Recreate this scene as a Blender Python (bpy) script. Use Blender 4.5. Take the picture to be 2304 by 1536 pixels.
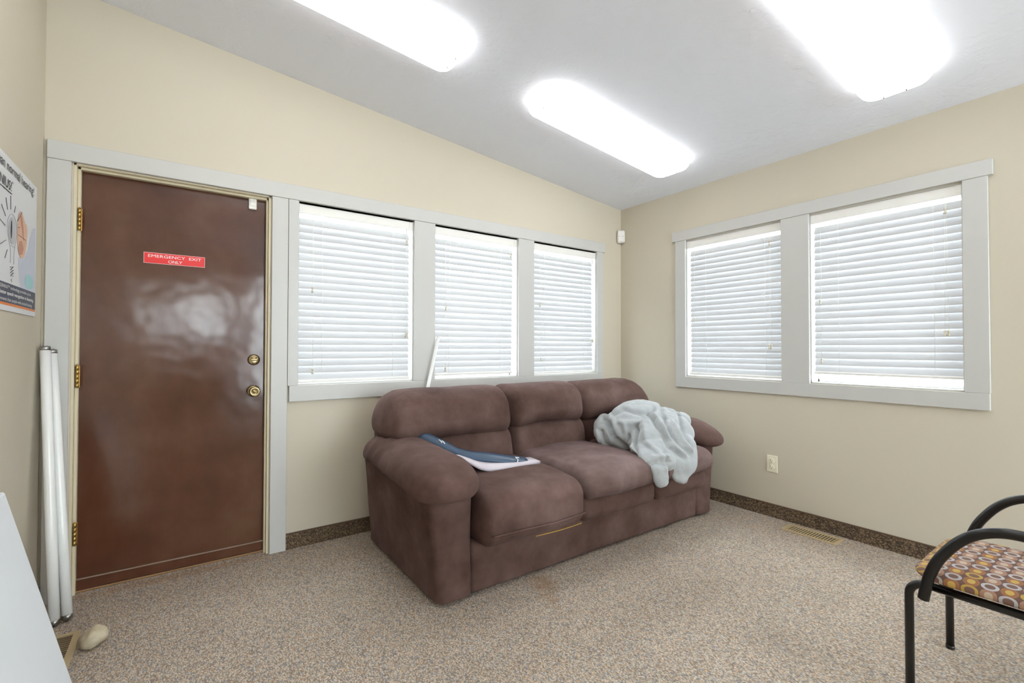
import bpy, bmesh, math, random
import numpy as np
from mathutils import Vector, Matrix, noise
random.seed(7)
SC = bpy.context.scene
for o in list(bpy.data.objects): bpy.data.objects.remove(o)
COL = SC.collection
PI = math.pi

# ------------------------------------------------------------------ camera, world, exposure
F_PX, YAW, PITCH, ROLL, EYE = 1043.76, 0.61614, 0.01507, 0.00138, 1.16
cam_d = bpy.data.cameras.new('camera'); cam = bpy.data.objects.new('camera', cam_d); COL.objects.link(cam)
cam_d.sensor_width = 36.0; cam_d.lens = 36.0*F_PX/2304.0; cam_d.clip_start = 0.02; cam_d.clip_end = 60
_f = Vector((math.sin(YAW)*math.cos(PITCH), math.cos(YAW)*math.cos(PITCH), math.sin(PITCH)))
_r = Vector((math.cos(YAW), -math.sin(YAW), 0)); _u = _r.cross(_f)
_r2 = math.cos(ROLL)*_r + math.sin(ROLL)*_u; _u2 = -math.sin(ROLL)*_r + math.cos(ROLL)*_u
cam.matrix_world = Matrix(((_r2.x, _u2.x, -_f.x, 0), (_r2.y, _u2.y, -_f.y, 0), (_r2.z, _u2.z, -_f.z, EYE), (0, 0, 0, 1)))
SC.camera = cam

world = bpy.data.worlds.new('overcast_sky'); SC.world = world; world.use_nodes = True
bg = world.node_tree.nodes['Background']
bg.inputs['Color'].default_value = (0.90, 0.95, 1.0, 1); bg.inputs['Strength'].default_value = 10.0
LAMP_STRENGTH = 2.9
SC.cycles.max_bounces = 6; SC.cycles.diffuse_bounces = 5; SC.cycles.glossy_bounces = 3; SC.cycles.transmission_bounces = 5
SC.cycles.transparent_max_bounces = 8; SC.cycles.caustics_reflective = False; SC.cycles.caustics_refractive = False; SC.cycles.use_light_tree = False
SC.view_settings.view_transform = 'Standard'; SC.view_settings.look = 'None'
SC.view_settings.gamma = 1.0; SC.view_settings.use_curve_mapping = False
SC.view_settings.exposure = 0.52

# ------------------------------------------------------------------ room numbers
WB, WR, WL, WREAR = 2.950, 3.336, -0.527, -3.20     # wall planes: back (y), right (x), left (x), rear (y)
def ceil_z(x): return 2.797 - 0.1025*x
CSLOPE = math.atan(0.1025)

# ------------------------------------------------------------------ materials
def srgb(r, g, b):
    def c(v):
        v /= 255.0
        return v/12.92 if v <= 0.04045 else ((v+0.055)/1.055)**2.4
    return (c(r), c(g), c(b), 1)
class NT:
    def __init__(s, name):
        s.m = bpy.data.materials.new(name); s.m.use_nodes = True
        s.t = s.m.node_tree; s.b = s.t.nodes['Principled BSDF']
    def n(s, kind, **kw):
        nd = s.t.nodes.new(kind)
        for k, v in kw.items():
            if hasattr(nd, k): setattr(nd, k, v)
            else: nd.inputs[k.replace('_', ' ')].default_value = v
        return nd
    def l(s, a, b): s.t.links.new(a, b)
    def math(s, op, a, b=None, c=None, clamp=False):
        nd = s.t.nodes.new('ShaderNodeMath'); nd.operation = op; nd.use_clamp = clamp
        for i, v in enumerate((a, b, c)):
            if v is None: continue
            if isinstance(v, (int, float)): nd.inputs[i].default_value = v
            else: s.l(v, nd.inputs[i])
        return nd.outputs[0]
    def mix(s, fac, a, b, blend='MIX'):
        nd = s.t.nodes.new('ShaderNodeMix'); nd.data_type = 'RGBA'; nd.blend_type = blend
        for sock, v in ((nd.inputs[0], fac), (nd.inputs[6], a), (nd.inputs[7], b)):
            if isinstance(v, (int, float)): sock.default_value = v
            elif isinstance(v, tuple): sock.default_value = v
            else: s.l(v, sock)
        return nd.outputs[2]
    def ramp(s, fac, stops, interp='LINEAR'):
        nd = s.t.nodes.new('ShaderNodeValToRGB'); cr = nd.color_ramp; cr.interpolation = interp
        while len(cr.elements) < len(stops): cr.elements.new(0.5)
        for e, (p, c) in zip(cr.elements, stops): e.position = p; e.color = c
        s.l(fac, nd.inputs[0]); return nd.outputs[0]
    def coord(s, kind='Object'): return s.n('ShaderNodeTexCoord').outputs[kind]
    def noise(s, vec, scale, detail=4, rough=0.5, out='Fac'):
        nd = s.n('ShaderNodeTexNoise'); nd.inputs['Scale'].default_value = scale
        nd.inputs['Detail'].default_value = detail; nd.inputs['Roughness'].default_value = rough
        if vec is not None: s.l(vec, nd.inputs['Vector'])
        return nd.outputs[out]
    def mapping(s, vec, scale=(1, 1, 1), rot=(0, 0, 0), loc=(0, 0, 0)):
        nd = s.n('ShaderNodeMapping'); nd.inputs['Scale'].default_value = scale
        nd.inputs['Rotation'].default_value = rot; nd.inputs['Location'].default_value = loc
        s.l(vec, nd.inputs['Vector']); return nd.outputs[0]
    def bump(s, h, strength=0.2, dist=0.002):
        nd = s.n('ShaderNodeBump'); nd.inputs['Strength'].default_value = strength; nd.inputs['Distance'].default_value = dist
        s.l(h, nd.inputs['Height']); s.l(nd.outputs[0], s.b.inputs['Normal']); return nd
    def set(s, **kw):
        for k, v in kw.items():
            sock = s.b.inputs[k.replace('_', ' ')]
            if isinstance(v, (int, float, tuple)): sock.default_value = v
            else: s.l(v, sock)
        return s

def plain(name, col, rough=0.5, metal=0.0, bumpscale=None, bumpstr=0.1, var=0.06, **kw):
    """procedural paint/plastic/metal: base colour with a faint mottling and fine relief"""
    t = NT(name); c = t.coord()
    f = t.noise(c, 14, 1)
    d = tuple(max(0, v*(1-var)) for v in col[:3]) + (1,)
    l = tuple(min(1, v*(1+var)) for v in col[:3]) + (1,)
    t.set(Base_Color=t.mix(f, d, l), Roughness=rough, Metallic=metal, **kw)
    if bumpscale: t.bump(t.noise(c, bumpscale, 2), bumpstr, 0.001)
    return t.m

M = {}
# wall paint
t = NT('wall_paint'); c = t.coord()
t.set(Base_Color=t.mix(t.noise(c, 1.6, 1), srgb(205, 196, 178), srgb(209, 201, 184)), Roughness=0.62)
t.b.inputs['Specular IOR Level'].default_value = 0.35
t.bump(t.noise(c, 95, 1), 0.12, 0.0015); M['wall'] = t.m
# ceiling, knock-down texture
t = NT('ceiling_texture'); c = t.coord()
v = t.n('ShaderNodeTexVoronoi'); v.inputs['Scale'].default_value = 7.5; v.feature = 'SMOOTH_F1'
t.l(t.mapping(c, (1, 1, 0.1)), v.inputs['Vector'])
h = t.math('ADD', t.math('MULTIPLY', t.noise(c, 13, 3, 0.65), 0.8), t.math('MULTIPLY', v.outputs['Distance'], 0.35))
hh = t.ramp(h, [(0.48, (0, 0, 0, 1)), (0.62, (1, 1, 1, 1))])
t.set(Base_Color=srgb(234, 237, 246), Roughness=0.75); t.bump(hh, 0.30, 0.004); M['ceiling'] = t.m
M['trim'] = plain('trim_paint', srgb(200, 199, 196), 0.38, bumpscale=60, bumpstr=0.03, var=0.012)
M['jamb'] = plain('jamb_paint', srgb(216, 205, 178), 0.42, bumpscale=70, bumpstr=0.05, var=0.04)
# carpet
def carpet(name, cols, dark, stain=False, scale=235):
    t = NT(name); c = t.coord('Object')
    m = t.mapping(c, (1.0, 0.62, 1.0), (0, 0, math.radians(38)))
    v = t.n('ShaderNodeTexVoronoi'); v.inputs['Scale'].default_value = scale; t.l(m, v.inputs['Vector'])
    sep = t.n('ShaderNodeSeparateColor'); t.l(v.outputs['Color'], sep.inputs[0])
    n = len(cols)
    base = t.ramp(sep.outputs[0], [(i/n, cc) for i, cc in enumerate(cols)], 'CONSTANT')
    edge = t.math('SMOOTH_MIN', t.math('MULTIPLY', v.outputs['Distance'], 1.25), 1.0, 0.1)
    col = t.mix(t.math('MULTIPLY', t.math('POWER', edge, 2.0), 0.68), base, dark)
    big = t.noise(c, 1.7, 2)
    col = t.mix(t.math('MULTIPLY', t.math('SUBTRACT', big, 0.35), 0.35, clamp=True), col, dark)
    if stain:
        sx = t.n('ShaderNodeSeparateXYZ'); t.l(c, sx.inputs[0])
        wob_n = t.math('MULTIPLY', t.math('SUBTRACT', t.noise(c, 14, 2), 0.5), 1.6)
        def spot(x, y, rx, ry, s):
            a = t.math('DIVIDE', t.math('SUBTRACT', sx.outputs[0], x), rx); b = t.math('DIVIDE', t.math('SUBTRACT', sx.outputs[1], y), ry)
            d = t.math('ADD', t.math('MULTIPLY', a, a), t.math('MULTIPLY', b, b))
            d = t.math('ADD', d, wob_n)
            return t.math('MULTIPLY', t.math('SUBTRACT', 1.0, d, clamp=True), s)
        for x, y, rx, ry, s in ((1.46, 1.80, 0.09, 0.10, 0.40), (1.40, 1.68, 0.05, 0.09, 0.30), (0.0, 2.93, 0.55, 0.05, 0.35)):
            col = t.mix(spot(x, y, rx, ry, s), col, srgb(150, 105, 62))
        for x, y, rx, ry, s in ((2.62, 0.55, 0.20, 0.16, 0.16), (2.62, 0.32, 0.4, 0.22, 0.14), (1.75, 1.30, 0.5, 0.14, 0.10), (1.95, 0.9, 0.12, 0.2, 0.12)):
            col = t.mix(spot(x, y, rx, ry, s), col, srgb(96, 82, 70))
    t.set(Base_Color=col, Roughness=0.95); t.b.inputs['Specular IOR Level'].default_value = 0.1
    t.bump(t.math('SUBTRACT', 1.0, v.outputs['Distance']), 0.55, 0.004)
    return t.m
M['carpet'] = carpet('loop_carpet', [srgb(216, 200, 182), srgb(198, 182, 164), srgb(224, 211, 197), srgb(184, 184, 180), srgb(208, 178, 148), srgb(172, 154, 138), srgb(226, 208, 188), srgb(158, 158, 162)], srgb(106, 92, 80), True)
M['carpet_base'] = carpet('carpet_base_strip', [srgb(150, 130, 108), srgb(110, 92, 76), srgb(132, 112, 92), srgb(86, 74, 64), srgb(164, 140, 108), srgb(96, 84, 78)], srgb(52, 42, 34), False, 210)
M['binding'] = plain('base_binding', srgb(92, 70, 54), 0.7)
# door: brown gloss enamel over slightly wavy skin
t = NT('door_enamel'); c = t.coord()
f = t.noise(t.mapping(c, (1, 1, 0.8)), 2.3, 4, 0.6)
col = t.ramp(f, [(0.3, srgb(76, 44, 30)), (0.5, srgb(92, 56, 40)), (0.72, srgb(104, 72, 54))])
gr = t.noise(t.mapping(c, (160, 160, 6)), 1, 2)
col = t.mix(t.math('MULTIPLY', gr, 0.16), col, srgb(60, 34, 24))
t.set(Base_Color=col, Roughness=t.math('MULTIPLY_ADD', t.noise(c, 3.5, 3), 0.10, 0.10))
t.b.inputs['Specular IOR Level'].default_value = 0.62
h = t.math('ADD', t.noise(t.mapping(c, (1, 1, 1.0)), 4.2, 2), t.math('MULTIPLY', t.noise(t.mapping(c, (30, 30, 4)), 6, 2), 0.012))
t.bump(h, 0.22, 0.02); M['door'] = t.m
M['scuff'] = plain('scuffed_edge', srgb(150, 128, 112), 0.5)
M['wood_raw'] = plain('raw_oak_threshold', srgb(150, 112, 72), 0.55, var=0.15)
M['brass'] = plain('brass', srgb(205, 172, 104), 0.28, 1.0, var=0.12)
M['antique_brass'] = plain('antique_brass', srgb(178, 160, 122), 0.25, 1.0, var=0.12)
M['steel'] = plain('steel', srgb(170, 170, 168), 0.3, 1.0)
M['white_plastic'] = plain('white_plastic', srgb(236, 234, 230), 0.35, var=0.01)
M['ivory'] = plain('ivory_plastic', srgb(238, 232, 208), 0.35, var=0.01)
M['dark'] = plain('dark_slot', srgb(44, 40, 34), 0.7)
M['pan'] = plain('fixture_pan', srgb(235, 235, 235), 0.5, var=0.01)
# sofa microfibre
def fabric(name, base, dark, light, sheen=0.5, bs=420, mott=3.2):
    t = NT(name); c = t.coord()
    f = t.noise(c, mott, 4, 0.62)
    col = t.ramp(f, [(0.28, dark), (0.5, base), (0.75, light)])
    fine = t.noise(t.mapping(c, (1, 1, 1)), bs, 2)
    col = t.mix(t.math('MULTIPLY', fine, 0.35), col, dark)
    t.set(Base_Color=col, Roughness=0.9); t.b.inputs['Specular IOR Level'].default_value = 0.12
    t.b.inputs['Sheen Weight'].default_value = sheen; t.b.inputs['Sheen Roughness'].default_value = 0.45
    t.b.inputs['Sheen Tint'].default_value = srgb(205, 188, 200)
    t.bump(t.math('ADD', t.math('ADD', fine, t.math('MULTIPLY', t.noise(c, 38, 2), 0.8)), t.math('MULTIPLY', t.noise(t.mapping(c, (1, 1, 0.7)), 8, 2), 9.0)), 0.30, 0.002)
    return t.m
M['sofa'] = fabric('brown_microfibre', srgb(100, 78, 72), srgb(74, 54, 48), srgb(130, 106, 101), 0.07)
M['sofa_seat_lit'] = fabric('overhead_sheen_microfibre', srgb(118, 98, 95), srgb(86, 66, 60), srgb(148, 128, 126), 0.10)  # sofa fabric lightened for two seats; overhead sheen put into the colour
M['zip'] = plain('yellow_zip', srgb(190, 150, 60), 0.5)
t = NT('grey_fleece'); c = t.coord()
fine = t.noise(c, 520, 3, 0.7)
col = t.mix(t.noise(c, 9, 4), srgb(168, 172, 175), srgb(188, 192, 194))
col = t.mix(t.math('MULTIPLY', fine, 0.3), col, srgb(140, 146, 148))
t.set(Base_Color=col, Roughness=0.95); t.b.inputs['Sheen Weight'].default_value = 0.35
t.bump(t.math('ADD', fine, t.math('MULTIPLY', t.noise(c, 30, 3), 4.0)), 0.40, 0.003); M['fleece'] = t.m
# blinds: slightly translucent white
t = NT('blind_slat'); c = t.coord()
t.set(Base_Color=t.mix(t.noise(c, 8, 2), srgb(194, 194, 196), srgb(199, 199, 200)), Roughness=0.4)
tr = t.n('ShaderNodeBsdfTranslucent'); tr.inputs['Color'].default_value = srgb(240, 241, 245)
mx = t.n('ShaderNodeMixShader'); mx.inputs[0].default_value = 0.08
t.l(t.b.outputs[0], mx.inputs[1]); t.l(tr.outputs[0], mx.inputs[2])
t.l(mx.outputs[0], t.t.nodes['Material Output'].inputs[0]); M['slat'] = t.m
M['cord'] = plain('white_cord', srgb(235, 234, 228), 0.8, var=0.02)
M['tassel'] = plain('tassel_plastic', srgb(205, 198, 180), 0.4, var=0.05)
t = NT('window_glass')
gl = t.n('ShaderNodeBsdfGlossy'); gl.inputs['Roughness'].default_value = 0.02
tp = t.n('ShaderNodeBsdfTransparent'); tp.inputs['Color'].default_value = (0.94, 0.97, 0.97, 1)
mx = t.n('ShaderNodeMixShader'); mx.inputs[0].default_value = 0.05
t.l(tp.outputs[0], mx.inputs[1]); t.l(gl.outputs[0], mx.inputs[2])
t.l(mx.outputs[0], t.t.nodes['Material Output'].inputs[0]); M['glass'] = t.m
# lamp diffuser (gives off light)
t = NT('lit_acrylic'); t.set(Base_Color=(0.9, 0.9, 0.9, 1), Roughness=0.4)
t.b.inputs['Emission Color'].default_value = (1.0, 0.985, 0.95, 1); t.b.inputs['Emission Strength'].default_value = LAMP_STRENGTH
M['diffuser'] = t.m
M['black_tube'] = plain('black_enamel_tube', srgb(14, 13, 13), 0.30, var=0.15)
M['panel'] = plain('white_panel', srgb(232, 236, 241), 0.55, var=0.01)
M['tube_glass'] = plain('fluorescent_tube', srgb(240, 241, 240), 0.22, var=0.005)
M['stone'] = None
t = NT('river_stone'); c = t.coord()
col = t.ramp(t.noise(c, 11, 6, 0.6), [(0.3, srgb(150, 136, 112)), (0.5, srgb(186, 172, 146)), (0.72, srgb(206, 195, 172))])
t.set(Base_Color=col, Roughness=0.85); t.bump(t.noise(c, 60, 5), 0.3, 0.004); M['stone'] = t.m
M['register'] = plain('tan_register_paint', srgb(186, 164, 126), 0.45, var=0.05)
M['register_dark'] = plain('brown_register_paint', srgb(132, 112, 82), 0.5, var=0.1)
M['navy'] = plain('navy_satin', srgb(58, 78, 102), 0.32, var=0.08)
M['lilac'] = plain('pale_lilac_satin', srgb(205, 196, 204), 0.4, var=0.03)
M['print_white'] = plain('print_white', srgb(238, 238, 238), 0.5, var=0.01)
M['sign_red'] = plain('sign_red', srgb(232, 44, 44), 0.3, var=0.02)
M['straw'] = plain('straw', srgb(205, 178, 98), 0.7, var=0.12)
M['poster'] = plain('poster_paper', srgb(226, 229, 232), 0.35, var=0.02)
M['p_navy'] = plain('poster_navy', srgb(48, 58, 84), 0.4, var=0.04)
M['p_orange'] = plain('poster_orange', srgb(232, 128, 42), 0.4, var=0.03)
M['p_ink'] = plain('poster_ink', srgb(40, 40, 44), 0.5, var=0.04)
M['p_grey'] = plain('poster_grey_line', srgb(150, 152, 156), 0.5, var=0.04)
M['p_teal'] = plain('poster_teal', srgb(160, 212, 216), 0.4, var=0.04)
M['p_skin'] = plain('poster_skin', srgb(226, 184, 158), 0.4, var=0.12)
M['p_skin2'] = plain('poster_skin_shadow', srgb(196, 140, 112), 0.4, var=0.12)
M['p_shirt'] = plain('poster_pale_blue', srgb(203, 211, 226), 0.4, var=0.04)
M['p_silver'] = plain('poster_silver', srgb(196, 199, 204), 0.35, var=0.05)
# chair upholstery: rings and ovals on brown
t = NT('ring_upholstery'); c = t.coord()
s = t.n('ShaderNodeSeparateXYZ'); t.l(c, s.inputs[0])
A_ = t.math('DIVIDE', t.math('ADD', s.outputs[0], s.outputs[2]), 0.087)
B_ = t.math('DIVIDE', s.outputs[1], 0.080)
def cellpat(offa, offb):
    u = t.math('ADD', A_, offa); v = t.math('ADD', B_, offb)
    iu = t.math('FLOOR', u); iv = t.math('FLOOR', v)
    du = t.math('SUBTRACT', t.math('SUBTRACT', u, iu), 0.5); dv = t.math('SUBTRACT', t.math('SUBTRACT', v, iv), 0.5)
    cb = t.n('ShaderNodeCombineXYZ'); t.l(t.math('FLOOR', t.math('MULTIPLY', iu, 0.25)), cb.inputs[0]); t.l(t.math('ADD', iv, offb*0.7), cb.inputs[1])
    wn = t.n('ShaderNodeTexWhiteNoise'); wn.noise_dimensions = '2D'; t.l(cb.outputs[0], wn.inputs['Vector'])
    return du, dv, wn.outputs['Value']
def rad(du, dv, a, b):
    x = t.math('DIVIDE', du, a/0.087); y = t.math('DIVIDE', dv, b/0.080)
    return t.math('SQRT', t.math('ADD', t.math('MULTIPLY', x, x), t.math('MULTIPLY', y, y)))
brown = srgb(112, 82, 70); col = brown
for oa, ob in ((0.5, 0.0), (0.0, 0.5)):
    du, dv, rnd = cellpat(oa, ob); r3 = rad(du, dv, 0.027, 0.0185)
    col = t.mix(t.math('LESS_THAN', r3, 1.0), col, t.ramp(rnd, [(0.0, srgb(158, 108, 72)), (0.5, srgb(168, 130, 108))], 'CONSTANT'))
    col = t.mix(t.math('LESS_THAN', r3, 0.50), col, t.ramp(rnd, [(0.0, srgb(202, 168, 90)), (0.55, srgb(200, 180, 160))], 'CONSTANT'))
for oa, ob in ((0.0, 0.0), (0.5, 0.5)):
    du, dv, rnd = cellpat(oa, ob); r2 = rad(du, dv, 0.0205, 0.0195)
    col = t.mix(t.math('LESS_THAN', r2, 1.0), col, t.ramp(rnd, [(0.0, srgb(184, 180, 184)), (0.36, srgb(192, 158, 78)), (0.6, srgb(182, 176, 170)), (0.85, srgb(194, 188, 190))], 'CONSTANT'))
    col = t.mix(t.math('LESS_THAN', r2, 0.60), col, srgb(122, 92, 80))
t.set(Base_Color=col, Roughness=0.8); t.bump(t.noise(c, 700, 2), 0.2, 0.001); M['rings'] = t.m

# ------------------------------------------------------------------ mesh helpers
def link(name, me, mat, parent=None, smooth=False):
    if mat is not None:
        me.materials.clear(); me.materials.append(mat)
    if smooth:
        for p in me.polygons: p.use_smooth = True
    o = bpy.data.objects.new(name, me); COL.objects.link(o)
    if parent is not None: o.parent = parent
    return o
def mesh_vf(v, f):
    me = bpy.data.meshes.new('m'); me.from_pydata([tuple(map(float, p)) for p in v], [], f); me.update(); return me
def bm_mesh(bm):
    bmesh.ops.recalc_face_normals(bm, faces=bm.faces[:])
    me = bpy.data.meshes.new('m'); bm.to_mesh(me); bm.free(); return me
def add_box(bm, x0, x1, y0, y1, z0, z1, bev=0.0, seg=1):
    r = bmesh.ops.create_cube(bm, size=1.0); vs = r['verts']
    for v in vs:
        v.co = Vector(((x0+x1)/2 + v.co.x*(x1-x0), (y0+y1)/2 + v.co.y*(y1-y0), (z0+z1)/2 + v.co.z*(z1-z0)))
    if bev > 0:
        es = set()
        for v in vs: es.update(v.link_edges)
        bmesh.ops.bevel(bm, geom=list(es), offset=bev, segments=seg, affect='EDGES', profile=0.5)
def boxes(lst, bev=0.0, seg=1):
    bm = bmesh.new()
    for b in lst: add_box(bm, *b, bev=bev, seg=seg)
    return bm_mesh(bm)
def box(name, b, mat, parent=None, bev=0.002, seg=1): return link(name, boxes([b], bev, seg), mat, parent)
def tube_mesh(pts, rad, n=12, cap=True, flat=None):
    """sweep of a circle (or ellipse: flat = ratio along the second axis) along a polyline"""
    P = [Vector(p) for p in pts]; N = len(P)
    R = [rad]*N if isinstance(rad, (int, float)) else list(rad)
    FL = [1.0]*N if flat is None else ([flat]*N if isinstance(flat, (int, float)) else list(flat))
    T = []
    for i in range(N):
        a = P[max(i-1, 0)]; b = P[min(i+1, N-1)]; T.append((b-a).normalized())
    ref = Vector((0, 0, 1)) if abs(T[0].z) < 0.9 else Vector((1, 0, 0))
    nrm = (ref - T[0]*ref.dot(T[0])).normalized()
    V, Fc = [], []
    for i in range(N):
        if i: nrm = (nrm - T[i]*nrm.dot(T[i])).normalized()
        bn = T[i].cross(nrm)
        for k in range(n):
            a = 2*PI*k/n
            V.append(P[i] + bn*math.cos(a)*R[i] + nrm*math.sin(a)*R[i]*FL[i])
    for i in range(N-1):
        for k in range(n):
            k2 = (k+1) % n
            Fc.append((i*n+k, i*n+k2, (i+1)*n+k2, (i+1)*n+k))
    if cap:
        Fc.append(tuple(range(n-1, -1, -1))); Fc.append(tuple((N-1)*n+k for k in range(n)))
    return mesh_vf(V, Fc)
def tube(name, pts, rad, mat, parent=None, n=12, flat=None): return link(name, tube_mesh(pts, rad, n, flat=flat), mat, parent, True)
def crom(pts, sub=8):
    P = [Vector(p) for p in pts]; P = [P[0]*2-P[1]] + P + [P[-1]*2-P[-2]]; out = []
    for i in range(1, len(P)-2):
        for k in range(sub):
            t_ = k/sub; a, b, c_, d = P[i-1], P[i], P[i+1], P[i+2]
            out.append(0.5*((2*b) + (c_-a)*t_ + (2*a-5*b+4*c_-d)*t_**2 + (3*b-a-3*c_+d)*t_**3))
    out.append(P[-2]); return out
def lathe_mesh(prof, n=24, axis='Z'):
    """prof: (radius, height) list"""
    V, Fc = [], []
    for r, h in prof:
        for k in range(n):
            a = 2*PI*k/n; x, y = r*math.cos(a), r*math.sin(a)
            V.append({'Z': (x, y, h), 'Y': (x, h, y), 'X': (h, x, y)}[axis])
    for i in range(len(prof)-1):
        for k in range(n):
            k2 = (k+1) % n; Fc.append((i*n+k, i*n+k2, (i+1)*n+k2, (i+1)*n+k))
    Fc.append(tuple(range(n-1, -1, -1))); Fc.append(tuple((len(prof)-1)*n+k for k in range(n)))
    me = mesh_vf(V, Fc); bm = bmesh.new(); bm.from_mesh(me); return bm_mesh(bm)
def lathe(name, prof, mat, parent=None, n=24, axis='Z', loc=(0, 0, 0)):
    o = link(name, lathe_mesh(prof, n, axis), mat, parent, True); o.location = loc; return o
def rbox_arrays(size, r, k=5, m=8):
    """rounded box (radius per axis), returns vertex array centred on 0 and faces"""
    h = np.array(size)/2.0; r = np.minimum(np.array(r, float), h*0.999); inn = h-r
    ax = []
    for i in range(3):
        a = inn[i]/r[i]
        neg = [-(a+math.tan(math.radians(45*(1-j/k)))) for j in range(k)]
        mid = list(np.linspace(-a, a, m+1))
        ax.append(np.array(neg+mid+[-x for x in reversed(neg)]))
    key, V, Fc = {}, [], []
    def vid(p):
        q = tuple(np.round(p, 6))
        if q not in key:
            ii = np.clip(p, -inn/r, inn/r); d = p-ii; d = d/np.linalg.norm(d)
            key[q] = len(V); V.append((ii+d)*r)
        return key[q]
    for a in range(3):
        b, c_ = (a+1) % 3, (a+2) % 3
        for sgn in (-1, 1):
            A, B = ax[b], ax[c_]; ids = np.zeros((len(A), len(B)), int)
            for i, u in enumerate(A):
                for j, w in enumerate(B):
                    p = np.zeros(3); p[a] = sgn*(inn[a]/r[a]+1); p[b] = u; p[c_] = w
                    ids[i, j] = vid(p)
            for i in range(len(A)-1):
                for j in range(len(B)-1):
                    q = (ids[i, j], ids[i+1, j], ids[i+1, j+1], ids[i, j+1])
                    Fc.append(tuple(int(z) for z in (q if sgn > 0 else q[::-1])))
    return np.array(V), Fc
def cushion(name, lo, hi, r, mat, parent=None, warp=None, wob=0.006, wscale=4.0, k=5, m=12, seed=0):
    lo, hi = np.array(lo, float), np.array(hi, float)
    V, Fc = rbox_arrays(hi-lo, r, k, m); W = V + (lo+hi)/2
    Nn = V/((hi-lo)/2)     # normalised -1..1
    if warp: W = warp(W, Nn)
    if wob:
        for i in range(len(W)):
            n3 = noise.noise_vector(Vector(W[i])*wscale + Vector((seed*7.3, 0, 0)))
            W[i] += np.array(n3)*wob
    return link(name, mesh_vf(W, Fc), mat, parent, True)

def tag(o, label=None, cat=None, group=None, kind=None):
    if label: o['label'] = label
    if cat: o['category'] = cat
    if group: o['group'] = group
    if kind: o['kind'] = kind
    return o
def empty(name, loc=(0, 0, 0), rz=0.0):
    o = bpy.data.objects.new(name, None); COL.objects.link(o); o.location = loc; o.rotation_euler = (0, 0, rz)
    o.empty_display_size = 0.05; return o
def thing(name, label, cat, loc=(0, 0, 0), rz=0.0, group=None): return tag(empty(name, loc, rz), label, cat, group)
def struct(o, label, cat=None): return tag(o, label, cat, None, 'structure')
def text_mesh(s, size, align='LEFT', spacing=1.0, shear=0.0, bold=0.0):
    cu = bpy.data.curves.new('txt', 'FONT'); cu.body = s; cu.size = size; cu.align_x = align
    cu.space_character = spacing; cu.shear = shear; cu.offset = bold; cu.resolution_u = 3; cu.extrude = 0.0001
    o = bpy.data.objects.new('txt', cu); COL.objects.link(o)
    dg = bpy.context.evaluated_depsgraph_get(); me = bpy.data.meshes.new_from_object(o.evaluated_get(dg))
    bpy.data.objects.remove(o); bpy.data.curves.remove(cu); return me

# ================================================================== THE SETTING
# floor
struct(box('floor', (WL-0.15, WR+0.15, WREAR-0.15, WB+0.16, -0.10, 0.0), M['carpet'], bev=0), 'tan speckled loop-pile carpet floor', 'floor')
# ceiling: sloped slab
x0, x1, y0, y1 = WL-0.15, WR+0.15, WREAR-0.15, WB+0.16
v = [(x, y, ceil_z(x)+dz) for dz in (0, 0.1) for x, y in ((x0, y0), (x1, y0), (x1, y1), (x0, y1))]
struct(link('ceiling', mesh_vf(v, [(3, 2, 1, 0), (4, 5, 6, 7), (0, 1, 5, 4), (1, 2, 6, 5), (2, 3, 7, 6), (3, 0, 4, 7)]), M['ceiling']),
       'sloping light grey textured plaster ceiling', 'ceiling')

# openings (s from the left seen from the room)
DOOR = (-0.428, 0.402, 2.030)                      # x0, x1, top
BW = [(0.545, 1.268), (1.423, 2.140), (2.295, 3.008)]   # back wall windows, x
RWIN = [(2.255, 1.517), (1.343, 0.612)]               # right wall windows, y from left to right
ZS, ZH = 0.942, 2.020
TH = 0.14
def wall_with_holes(a0, a1, ztop, holes, place):
    """wall pieces as boxes around rectangular holes: holes sorted [(a0,a1,z0,z1)]"""
    L = []; cur = a0
    for (h0, h1, z0, z1) in holes:
        L.append((cur, h0, 0.0, ztop))
        if z0 > 0: L.append((h0, h1, 0.0, z0))
        L.append((h0, h1, z1, ztop)); cur = h1
    L.append((cur, a1, 0.0, ztop))
    return boxes([place(*p) for p in L])
HT = 2.9
hb = [(DOOR[0], DOOR[1], 0.0, DOOR[2])] + [(a, b, ZS, ZH) for a, b in BW]
struct(link('wall_back', wall_with_holes(WL-0.12, WR+0.12, HT, hb, lambda a, b, c_, d: (a, b, WB, WB+TH, c_, d)), M['wall']), 'khaki painted back wall with the door and three windows', 'wall')
hr = sorted([(b, a, ZS-0.004, ZH+0.016) for a, b in RWIN])
struct(link('wall_right', wall_with_holes(WREAR, WB, HT, hr, lambda a, b, c_, d: (WR, WR+TH, a, b, c_, d)), M['wall']), 'khaki painted right wall with two windows', 'wall')
struct(box('wall_left', (WL-0.12, WL, WREAR, WB, 0, HT), M['wall'], bev=0), 'khaki painted left wall with the poster', 'wall')
hq = [(-0.50, -0.28, 1.25, 2.00), (-0.05, 0.58, 1.25, 2.00), (1.05, 2.08, 0.30, 2.25), (2.20, 3.25, 0.30, 2.25)]  # last two tall openings are added, unseen, to let in fill light
struct(link('wall_rear', wall_with_holes(WL-0.12, WR+0.12, HT, hq, lambda a, b, c_, d: (a, b, WREAR-0.12, WREAR, c_, d)), M['wall']), 'khaki painted rear wall behind the camera', 'wall')

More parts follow.
